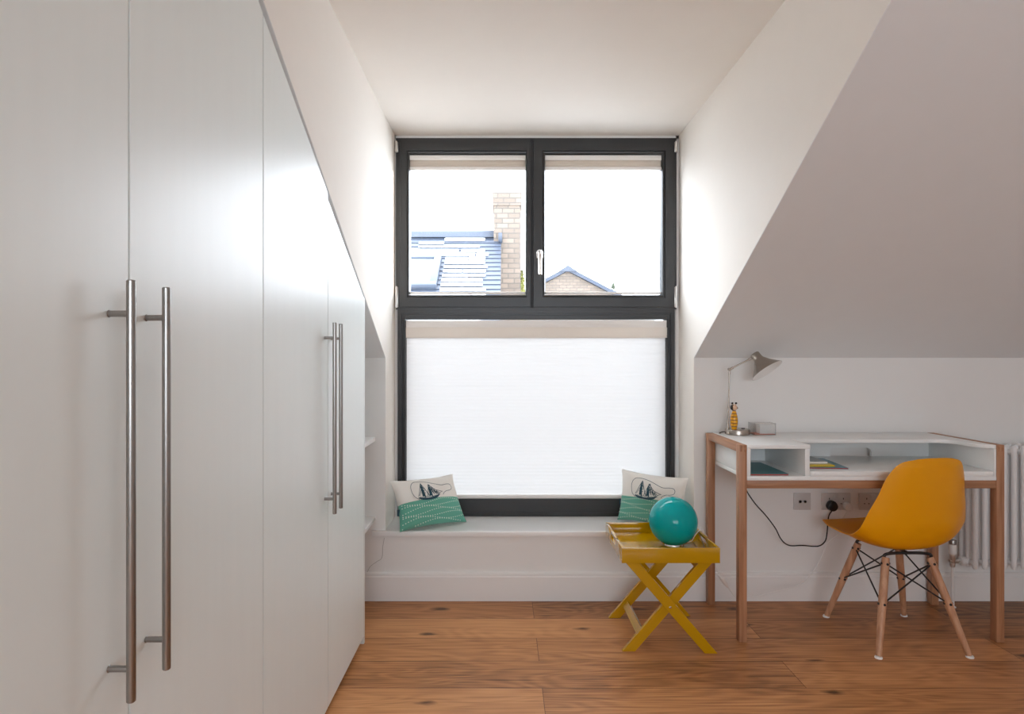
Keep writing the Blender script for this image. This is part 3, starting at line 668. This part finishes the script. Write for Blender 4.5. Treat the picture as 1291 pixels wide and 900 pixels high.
for k in 'ABCD':
    for z in (ZU, ZM):
        bm = BM()
        lathe(bm, [(0, .0195), (.0045, .0190), (.0055, .017), (.0055, -.017), (.0045, -.019), (0, -.0195)], at(k, z), (0, 1, 0), 14)
        lathe(bm, [(0, .0195), (.0045, .0190), (.0055, .017), (.0055, -.017), (.0045, -.019), (0, -.0195)], at(k, z), (1, 0, 0), 14)
        obj('bolt', bm, M['wire'], chair)
bm = BM()   # black mounting bracket below the shell
for k, l in (('A', 'B'), ('C', 'D')):
    tube(bm, crom([tops[k]+Vector((0, 0, -.015)), tops[k]+Vector((.0, 0, .014)), (tops[k]+tops[l])/2+Vector((0, 0, .020)), tops[l]+Vector((0, 0, .014)), tops[l]+Vector((0, 0, -.015))], 6), .0065, 10)
tube(bm, [(tops['A']+tops['B'])/2+Vector((0, 0, .020)), (tops['C']+tops['D'])/2+Vector((0, 0, .020))], .006, 10)
obj('mounting_bracket', bm, M['wire'], chair)
# moulded shell
SHROT = math.radians(10.5); SC = Vector((1.778, 2.826, 0))
RIM = [(.163, .258, .449), (.195, .178, .445), (.22, .098, .449), (.241, .02, .455), (.259, -.051, .47), (.266, -.108, .511), (.246, -.135, .585), (.217, -.158, .664), (.192, -.178, .743), (.151, -.202, .804), (.083, -.223, .825)]
MID = [(0, .283, .439), (0, .20, .443), (0, .11, .432), (0, .02, .417), (0, -.07, .403), (0, -.150, .426), (0, -.196, .505), (0, -.214, .610), (0, -.226, .71), (0, -.234, .79), (0, -.237, .829)]
NR = 7; NU = 32
rim = crom(RIM, NR); mid = crom(MID, NR); NP = len(rim)-1
bm = BM(); G = []
for i in range(NP+1):
    R_, c_ = rim[i], mid[i]; rowv = []
    for j in range(NU+1):
        u = -1+2*j/NU; a = abs(u); k = .30*a*a+.70*a**3.0
        if i > NP-NR: k = a*a
        rowv.append(bm.verts.new(Vector((u*R_.x, c_.y+(R_.y-c_.y)*k, c_.z+(R_.z-c_.z)*k))))
    G.append(rowv)
for i in range(NP):
    for j in range(NU): bm.faces.new([G[i][j], G[i][j+1], G[i+1][j+1], G[i+1][j]])
# rolled lip: turn the rim outwards a little
bmesh.ops.recalc_face_normals(bm, faces=bm.faces)
bmesh.ops.solidify(bm, geom=list(bm.faces), thickness=.0055)
bmesh.ops.transform(bm, matrix=Matrix.Translation(SC) @ Matrix.Rotation(SHROT, 4, 'Z'), verts=bm.verts)
obj('seat_shell', bm, M['yell'], chair, auto=60)

# ------------------------------------------------------------------ tray table
TX0, TX1, TF, TB, TZ0, TZ1 = .4976, .9118, 2.605, 3.018, .385, .4485
tt = thing('tray_table', 'yellow lacquered folding tray table with crossed legs in front of the window seat', 'table', ((TX0+TX1)/2, (TF+TB)/2, 0))
bm = BM(); rt = .010
box(bm, TX0, TX1, TF, TF+rt, TZ0, TZ1, .0012); box(bm, TX0, TX1, TB-rt, TB, TZ0, TZ1, .0012)
hy0, hy1, hz0, hz1 = (TF+TB)/2-.055, (TF+TB)/2+.055, TZ0+.028, TZ1-.012
for x in (TX0, TX1-rt):
    e = .0005
    box(bm, x, x+rt, TF+rt-.001, hy0, TZ0, TZ1, .0008); box(bm, x, x+rt, hy1, TB-rt+.001, TZ0, TZ1, .0008)
    box(bm, x+e*.2, x+rt-e*.2, hy0-.002, hy1+.002, TZ0, hz0); box(bm, x+e*.2, x+rt-e*.2, hy0-.002, hy1+.002, hz1, TZ1)
    for s, yy in ((1, hy0), (-1, hy1)):
        for q, zz in ((1, hz0), (-1, hz1)):
            prism(bm, [(yy-s*.001, zz-q*.001), (yy+s*.010, zz-q*.001), (yy+s*.004, zz+q*.003), (yy, zz+q*.008)], 'x', x+e*.2, x+rt-e*.2)
box(bm, TX0+rt-.001, TX1-rt+.001, TF+rt-.001, TB-rt+.001, TZ0+.006, TZ0+.0165)
tray = obj('tray', bm, M['tray'], tt, auto=25)
xm = (TX0+TX1)/2
def bar(bm, top, bot, y0, y1, z1=TZ0-.0002):
    prism(bm, [(top[0], z1), (top[1], z1), (bot[1], 0), (bot[0], 0)], 'y', y0, y1, .0012)
b1 = ((.515, .573), (.850, .905)); b2 = ((2*xm-.573, 2*xm-.515), (2*xm-.905, 2*xm-.850))
th = .018
for (bb, y0) in ((b1, 2.614), (b2, 2.614+th+.001), (b2, 2.990-th-.001), (b1, 2.990)):
    bm = BM(); bar(bm, bb[0], bb[1], y0, y0+th); obj('leg', bm, M['tray'], tt, auto=20)
def stretch(z, bb, y0, y1, name):
    f = z/TZ0; xc = (bb[1][0]+bb[1][1])/2*(1-f)+(bb[0][0]+bb[0][1])/2*f
    sl = math.atan2(TZ0, (bb[0][0]-bb[1][0])); t = bmesh.new(); box(t, -.017, .017, y0, y1, -.009, .009, .0012)
    bmesh.ops.transform(t, matrix=Matrix.Translation((xc, 0, z)) @ Matrix.Rotation(-sl, 4, 'Y'), verts=t.verts); b = BM(); merge(b, t); obj(name, b, M['tray'], tt, auto=20)
stretch(.066, b2, 2.614+2*th+.001, 2.990-th-.001, 'stretcher')
stretch(.355, b1, 2.614+th, 2.990, 'stretcher'); stretch(.355, b2, 2.614+2*th+.001, 2.990-th-.001, 'stretcher')
for y, s in ((2.614, -1), (2.990+th, 1)):
    bm = BM(); lathe(bm, [(0, .003), (.004, .0025), (.006, 0), (.006, -.03), (0, -.03)], (xm, y, TZ0*.505), (0, s, 0), 16); obj('pivot_screw', bm, M['chrome'], tt)

# globe lamp on the tray
gc = Vector((.771, 2.815, TZ0+.0165+.106)); gr = .1085
gl = thing('globe_lamp', 'glossy turquoise glass globe lamp standing on the yellow tray table', 'lamp', (gc.x, gc.y, TZ0+.0165))
bm = BM(); pr = []
for k in range(33):
    a = -PI/2+.42+(PI-.42)*k/32; pr.append((max(gr*math.cos(a), 0) if k < 32 else 0, gr*math.sin(a)))
lathe(bm, [(0, pr[0][1])]+pr, gc, (0, 0, 1), 64); obj('globe', bm, M['teal'], gl, auto=50)
bm = BM(); lathe(bm, [(0, 0), (.046, 0), (.048, .002), (.046, .0075), (0, .0075)], (gc.x, gc.y, TZ0+.0166), (0, 0, 1), 40); obj('base_ring', bm, M['chrome'], gl)
bm = BM(); tube(bm, crom([(.885, 2.93, .450), (.893, 2.955, .455), (.905, 2.945, .4505), (.900, 2.85, .440), (.893, 2.76, .4115), (.875, 2.70, .4055), (.86, 2.74, .4055), (.868, 2.83, .408), (.880, 2.90, .425), (.885, 2.93, .450)], 8), .0024, 8); obj('clear_cable_loop', bm, M['clearcord'], gl)

# ------------------------------------------------------------------ cushions with a ship print
def cushion(cor, label, mir, seedv, bulge=.062):
    BL, BR, TL, TR = [Vector(c) for c in cor]
    nrm = (BR-BL).cross(TL-BL).normalized()
    if nrm.y > 0: nrm = -nrm
    rnd = random.Random(seedv); ph = [rnd.uniform(0, 6.28) for _ in range(8)]
    def base(u, v):      # u, v in 0..1, with pinched sides
        a, b_ = 2*u-1, 2*v-1
        u2 = .5+.5*a*(1-.085*(1-b_*b_)); v2 = .5+.5*b_*(1-.090*(1-a*a))
        return BL*(1-u2)*(1-v2)+BR*u2*(1-v2)+TL*(1-u2)*v2+TR*u2*v2
    def th(u, v):
        a, b_ = 2*u-1, 2*v-1
        q = max(0, (1-a*a)*(1-b_*b_)); t = q**.42
        w_ = .050*math.sin(7*a+2.5*b_+ph[0])*(1-q)+.055*math.sin(11*b_-5*a+ph[1])*(1-q)+.03*math.sin(15*a+ph[2])*max(0, b_)
        return t*(1+w_)
    def front(u, v, off=0): return base(u, v)+nrm*(bulge*th(u, v)+off)
    bm = BM(); n = 44; F = []; B = []
    split = lambda u: .485+.02*math.sin(u*3)
    vs = [k/n for k in range(n+1)]
    for i in range(n+1):
        F.append([]); B.append([])
        for j in range(n+1):
            u, v = i/n, j/n
            # snap one grid row onto the colour join
            jm = n//2
            s = split(u); v = (s*j/jm) if j <= jm else s+(1-s)*(j-jm)/(n-jm)
            e = i in (0, n) or j in (0, n)
            f = bm.verts.new(front(u, v)); F[-1].append(f)
            B[-1].append(f if e else bm.verts.new(base(u, v)-nrm*(.030*th(u, v))))
    for i in range(n):
        for j in range(n):
            mi = 1 if j < n//2 else 0
            f = bm.faces.new([F[i][j], F[i+1][j], F[i+1][j+1], F[i][j+1]]); f.material_index = mi
            f = bm.faces.new([B[i][j], B[i][j+1], B[i+1][j+1], B[i+1][j]]); f.material_index = mi
    bmesh.ops.recalc_face_normals(bm, faces=bm.faces)
    def quad(p, q, w0, w1, mi, off=.0019):
        d = Vector((q[0]-p[0], (q[1]-p[1])*.72)); 
        if d.length < 1e-5: return
        nn = Vector((-d.y, d.x)).normalized()
        c = [(p[0]+nn.x*w0, p[1]+nn.y*w0/.72), (p[0]-nn.x*w0, p[1]-nn.y*w0/.72), (q[0]-nn.x*w1, q[1]-nn.y*w1/.72), (q[0]+nn.x*w1, q[1]+nn.y*w1/.72)]
        f = bm.faces.new([bm.verts.new(front(min(max(a, .004), .996), min(max(b_, .004), .996), off)) for a, b_ in c]); f.material_index = mi
    def line(pts, w0, mi=2, w1=None):
        fine = [pts[0]]
        for p, q in zip(pts, pts[1:]):
            k_ = max(1, int(math.hypot(q[0]-p[0], q[1]-p[1])/.03))
            fine += [(p[0]+(q[0]-p[0])*i/k_, p[1]+(q[1]-p[1])*i/k_) for i in range(1, k_+1)]
        pts = fine; m_ = len(pts)-1
        for k in range(m_):
            quad(pts[k], pts[k+1], w0+((w1 if w1 is not None else w0)-w0)*k/m_, w0+((w1 if w1 is not None else w0)-w0)*(k+1)/m_, mi)
    # dotted waves
    for wv in range(7):
        v0 = .05+wv*.066; am = .034+.008*math.sin(wv*2.1); p0 = ph[3]+wv*1.9
        for k in range(27):
            u = .03+k*.0358; v = v0+am*math.sin(u*7.5+p0)
            if v < split(u)-.02 and v > .02: quad((u-.0065, v-.002), (u+.0065, v+.002), .0062, .0062, 3)
    # ship in a bottle, drawn as thin strokes
    def tr(p): return (p[0], p[1])
    bot = [(.30, .50), (.24, .57), (.215, .66), (.215, .76), (.235, .84), (.28, .895), (.36, .905), (.46, .885), (.56, .84), (.66, .785), (.72, .765), (.80, .775), (.86, .765), (.885, .715), (.875, .66), (.83, .635), (.77, .625), (.72, .59), (.70, .55)]
    bot = [tuple(v)[:2] for v in crom([Vector((a, b_, 0)) for a, b_ in bot], 4)]
    line(bot, .0032)
    hull = [(.285, .545), (.34, .515), (.42, .500), (.50, .500), (.58, .520), (.645, .575)]
    for k in range(len(hull)-1): quad(hull[k], hull[k+1], .016 if k else .008, .018 if k < 4 else .004, 2)
    for k in range(12): quad((.31+k*.026, .535-.012*math.sin(k)), (.33+k*.026, .555+.006*math.cos(k*2)), .006, .004, 2)
    for (x, z1_) in ((.385, .86), (.50, .82)):
        line([(x+.01, .53), (x, z1_)], .009, 2, .005)
        for k in range(4):
            zz = .64+k*.055
            if zz < z1_-.01: line([(x-.035+.005*k, zz), (x+.03-.004*k, zz-.008)], .004)
        line([(x-.012, .56), (x-.016, z1_-.04)], .020, 2, .006)
    for a, b_ in (((.385, .86), (.29, .57)), ((.385, .86), (.46, .55)), ((.385, .80), (.47, .56)), ((.50, .82), (.60, .57)), ((.50, .80), (.64, .60)), ((.50, .76), (.62, .59)), ((.50, .72), (.70, .62)), ((.50, .82), (.43, .56)), ((.385, .78), (.31, .58))):
        line([a, b_], .0034)
    line([(.60, .565), (.70, .63)], .004, 2, .002)
    for q in range(3): line([(.52+.035*q, .70-.03*q), (.55+.035*q, .585)], .012, 2, .004)
    me = obj_at('cushion', bm, [M['cream'], M['green'], M['navy'], M['dot']], (BL+BR)/2, auto=60)
    tag(me, label, 'cushion', 'ship print cushions on the window sill')
    tb = BM(); p = base(0, .36); 
    box(tb, -.010, .004, -.0015, .0015, -.016, .016); d = (BL-BR).normalized()
    bmesh.ops.transform(tb, matrix=Matrix.Translation(p+nrm*.002) @ Matrix.Rotation(math.atan2((BR-BL).y, (BR-BL).x), 4, 'Z'), verts=tb.verts)
    obj('label_tag', tb, M['navy'], me)
cushion([(-.528, 3.145, .3635), (-.200, 3.345, .3635), (-.598, 3.255, .602), (-.283, 3.425, .608)], 'cream and sea green ship cushion at the left end of the window sill', False, 3)
cushion([(.622, 3.390, .3635), (.930, 3.170, .3635), (.655, 3.430, .635), (.972, 3.255, .618)], 'cream and sea green ship cushion on the sill behind the turquoise globe lamp', True, 5)

# ------------------------------------------------------------------ outside
GZ = -5.6
bm = BM(); box(bm, -60, 60, 3.9, 120, GZ-.2, GZ); struct('ground', bm, M['ground'])
bm = BM(); prism(bm, [(YW+.10, .22), (YW+3.4, .22-3.3*TAN), (YW+3.4, .10-3.3*TAN), (YW+.10, .10)], 'x', -6, 8); struct('eaves_bounce_roof', bm, mat('frosted_slate', (.26, .27, .28), .7, var=.2))  # unseen roof below the window, added for its bounce light on the ceiling
RYg, RZg, RT = 12.0, 3.62, .70            # ridge of the snowy roof
hx0, hx1 = -9.0, -.05; ye = 8.2
hs_ = thing('snowy_house', 'neighbouring house with snow-dusted slate roof, skylight and tall brick chimney', 'house', (-4.5, 11.5, GZ))
def rz(y): return RZg-abs(RYg-y)*RT
bm = BM(); prism(bm, [(ye+.3, GZ), (2*RYg-ye-.3, GZ), (2*RYg-ye-.3, rz(ye+.3)-.15), (RYg, RZg-.15), (ye+.3, rz(ye+.3)-.15)], 'x', hx0+.1, hx1-.08); obj('wall', bm, M['brick'], hs_, smooth=False)
bm = BM()
ca = 1/math.hypot(1, RT); nv = Vector((0, -RT*ca, ca)); dn = Vector((0, -ca, -RT*ca))
course = .165; ncs = 32
for k in range(ncs):                       # overlapping slate courses
    a = Vector((0, RYg, RZg))+dn*(k*course); b_ = a+dn*(course+.03)
    lo, hi = nv*.018, nv*.002
    q = [(p.y, p.z) for p in (a+hi, b_+lo, b_+lo-nv*.012, a+hi-nv*.012)]
    prism(bm, q, 'x', hx0, hx1)
prism(bm, [(RYg, RZg), (2*RYg-ye, rz(ye)), (2*RYg-ye, rz(ye)-.08), (RYg, RZg-.08)], 'x', hx0, hx1)
obj('slate_roof', bm, M['slate'], hs_, smooth=False)
bm = BM(); prism(bm, [(RYg-.16, RZg-.06), (RYg-.10, RZg+.06), (RYg-.04, RZg+.10), (RYg+.04, RZg+.10), (RYg+.10, RZg+.06), (RYg+.16, RZg-.06)], 'x', hx0, hx1-.02, .01); obj('ridge', bm, M['lead'], hs_)
bm = BM(); tube(bm, [(hx1-.05, RYg-.28, RZg-.10), (hx1+.02, RYg-.28, RZg-.10)], .10, 16); obj('ridge_end', bm, M['lead'], hs_)
def on_roof(px, py):                       # pixel to roof plane
    k = (VY-py)/FP; y = (RT*RYg-(RZg-CH))/(RT-k); return Vector(((px-VX)*y/FP, y, CH+k*y))
s1, s0 = on_roof(557, 328), on_roof(552, 366)
SK0, SK1, SKX = (s1-Vector((0, RYg, RZg))).dot(dn)-.12, (s0-Vector((0, RYg, RZg))).dot(dn)+.02, s1.x+.06
bm = BM(); sr = random.Random(11)          # strips of snow lying on the slates
for k in range(1, ncs):
    x = hx0
    while x < hx1-.22:
        L_ = sr.uniform(.25, 1.5); x1_ = min(x+L_, hx1-.22-sr.uniform(0, .10))
        if SK0 < k*course < SK1 and x < SKX: x1_ = SKX; x = x1_; continue
        if sr.random() < (.55 if k < 4 else .96) and x1_-x > .06:
            a = Vector((0, RYg, RZg))+dn*(k*course+sr.uniform(.0, .015)); b_ = a+dn*(course*sr.uniform(.52, .74))
            prism(bm, [(p.y, p.z) for p in (a+nv*.005, a+nv*.03, b_+nv*.045, b_+nv*.017)], 'x', x, x1_, .011)
        x = x1_+sr.uniform(.0, .05)
        if x1_ <= x-.2: x += .2
sn = obj('roof_snow', bm, M['snow'], hs_); sn['kind'] = 'stuff'
# skylight on the roof
sx1_ = s1.x; sw = 1.0
fa = (s1.y, s1.z); fb = (s0.y, s0.z); dlen = (s0-s1).dot(dn)
bm = BM(); o_ = Vector((0, s1.y, s1.z))
def rbox(bm, x0, x1, d0, d1, n0, n1):
    prism(bm, [((o_+dn*d+nv*n).y, (o_+dn*d+nv*n).z) for d, n in ((d0, n0), (d1, n0), (d1, n1), (d0, n1))], 'x', x0, x1, .006)
rbox(bm, sx1_-sw, sx1_, 0, .10, .0, .11); rbox(bm, sx1_-sw, sx1_, dlen-.12, dlen, 0, .11)
rbox(bm, sx1_-.12, sx1_, .09, dlen-.11, 0, .11); rbox(bm, sx1_-sw, sx1_-sw+.12, .09, dlen-.11, 0, .11)
sk = obj('skylight', bm, M['lead'], hs_)
bm = BM(); rbox(bm, sx1_-sw+.11, sx1_-.11, .09, dlen-.11, .05, .07); obj('pane', bm, mat('skylight_glass', (.55, .60, .66), .08, spec=.8), sk)
# chimney
cy0, cy1 = 11.75, 12.5; cx0, cx1 = (622.5-VX)*11.75/FP, (656.5-VX)*11.75/FP
ctop = CH+(VY-243)*11.75/FP
bm = BM(); box(bm, cx0, cx1, cy0, cy1, GZ, ctop-.10); box(bm, cx0-.025, cx1+.025, cy0-.025, cy1+.025, ctop-.24, ctop-.001); obj('chimney', bm, M['brick'], hs_, smooth=False)
bm = BM(); box(bm, cx0-.03, cx1+.03, cy0-.03, cy1+.03, ctop-.001, ctop+.012); obj('chimney_cap', bm, M['snow'], hs_)
# gabled house further off
g = thing('gabled_house', 'distant brick house with a pointed gable seen through the right casement', 'house', (2.1, 24, GZ))
gx, gz, hw, gt = P(716, 336, 20).x, P(716, 336, 20).z, 3.0, .52
bm = BM(); prism(bm, [(gx-hw+.2, GZ), (gx+hw-.2, GZ), (gx+hw-.2, gz-(hw-.2)*gt-.14), (gx, gz-.14), (gx-hw+.2, gz-(hw-.2)*gt-.14)], 'y', 20.12, 27.9); obj('wall', bm, M['brick'], g, smooth=False)
for s, nm in ((-1, 'roof_slope'), (1, 'roof_slope')):
    bm = BM(); prism(bm, [(gx, gz), (gx+s*hw, gz-hw*gt), (gx+s*hw, gz-hw*gt-.13), (gx, gz-.13)], 'y', 20.0, 28); obj(nm, bm, M['slate'], g, smooth=False)
bm = BM(); prism(bm, [(gx-.30, gz-.15), (gx-.10, gz-.02), (gx, gz+.05), (gx+.10, gz-.02), (gx+.30, gz-.15), (gx, gz-.16)], 'y', 19.96, 28.02); obj('ridge_cap', bm, M['lead'], g, smooth=False)
# trees
def tree(px, py, Y, cr_, hgt, m, label):
    top = P(px, py, Y); t = thing('tree', label, 'tree', (top.x, Y, GZ)); r = random.Random(int(px))
    bm = BM(); tube(bm, [(top.x, Y, GZ), (top.x+.05, Y, GZ+(top.z-GZ)*.5), (top.x, Y, top.z-.05)], [.16, .11, .015], 10); obj('trunk', bm, M['bark'], t)
    bm = BM()
    for k in range(900):
        h_ = r.random(); rad_ = cr_*(1-h_)**.6*math.sqrt(r.random()); a = r.uniform(0, 2*PI)
        c_ = Vector((top.x+rad_*math.cos(a), Y+rad_*math.sin(a), top.z-hgt*(1-h_)))
        e1 = Vector((r.uniform(-1, 1), r.uniform(-1, 1), r.uniform(-1, 1))).normalized()*.06; e2 = Vector((r.uniform(-1, 1), r.uniform(-1, 1), r.uniform(-1, 1))).normalized()*.05
        bm.faces.new([bm.verts.new(c_-e1), bm.verts.new(c_+e2), bm.verts.new(c_+e1), bm.verts.new(c_-e2)])
    obj('foliage', bm, m, t, smooth=False)
tree(657.5, 341, 17, .20, 2.2, M['leaf'], 'yellow-green treetop just right of the brick chimney')
tree(773, 357, 33, .65, 3.6, M['leafd'], 'small dark treetop at the right foot of the distant gable')

# ------------------------------------------------------------------ light
SKY_FRONT, SKY_REAR = 6.3, 4.3
wd = bpy.data.worlds.new('overcast_sky'); bpy.context.scene.world = wd; wd.use_nodes = True
bg = wd.node_tree.nodes['Background']; bg.inputs[0].default_value = (.90, .985, 1.08, 1); 
_N, _L = wd.node_tree.nodes, wd.node_tree.links     # hazy winter sky, brighter on the sun's side
_tc = _N.new('ShaderNodeTexCoord'); _sp = _N.new('ShaderNodeSeparateXYZ'); _L.new(_tc.outputs['Generated'], _sp.inputs[0])
_mr = _N.new('ShaderNodeMapRange'); _mr.interpolation_type = 'SMOOTHSTEP'
for _i, _v in ((1, -.5), (2, .6), (3, SKY_REAR), (4, SKY_FRONT)): _mr.inputs[_i].default_value = _v
_L.new(_sp.outputs[1], _mr.inputs[0]); _L.new(_mr.outputs[0], bg.inputs[1])
sd = bpy.data.lights.new('winter_sun', 'SUN'); sd.energy = 4.0; sd.angle = math.radians(.6); sd.color = (1, .86, .68)
so = bpy.data.objects.new('winter_sun', sd); C.objects.link(so)
so.rotation_euler = Vector((-1, -.25, -.085)).to_track_quat('-Z', 'Y').to_euler(); so.location = (6, 6, 5)
def portal(name, loc, sx, sy, d):
    l = bpy.data.lights.new(name, 'AREA'); l.shape = 'RECTANGLE'; l.size = sx; l.size_y = sy; l.cycles.is_portal = True
    o = bpy.data.objects.new(name, l); C.objects.link(o); o.location = loc; o.rotation_euler = Vector(d).to_track_quat('-Z', 'Y').to_euler()
portal('window_portal', (.18, YW+.09, 1.42), 1.6, 2.15, (0, -1, 0))
portal('fill_window_portal', (.35, YB-.09, 1.475), 2.6, 1.45, (0, 1, 0))

cam = bpy.data.cameras.new('camera'); co = bpy.data.objects.new('camera', cam); C.objects.link(co)
co.location = (0, 0, CH); co.rotation_euler = (PI/2, 0, 0)
cam.sensor_fit = 'HORIZONTAL'; cam.sensor_width = 36; cam.lens = 36*FP/1291
cam.shift_x = (645.5-VX)/1291; cam.shift_y = -(450-VY)/1291
cam.clip_start = .05; cam.clip_end = 300
S_ = bpy.context.scene; S_.camera = co
S_.view_settings.view_transform = 'Standard'; S_.view_settings.look = 'None'; S_.view_settings.gamma = 1; S_.view_settings.use_curve_mapping = False
S_.view_settings.exposure = 0.84
S_.cycles.max_bounces = 16; S_.cycles.diffuse_bounces = 10; S_.cycles.transparent_max_bounces = 16
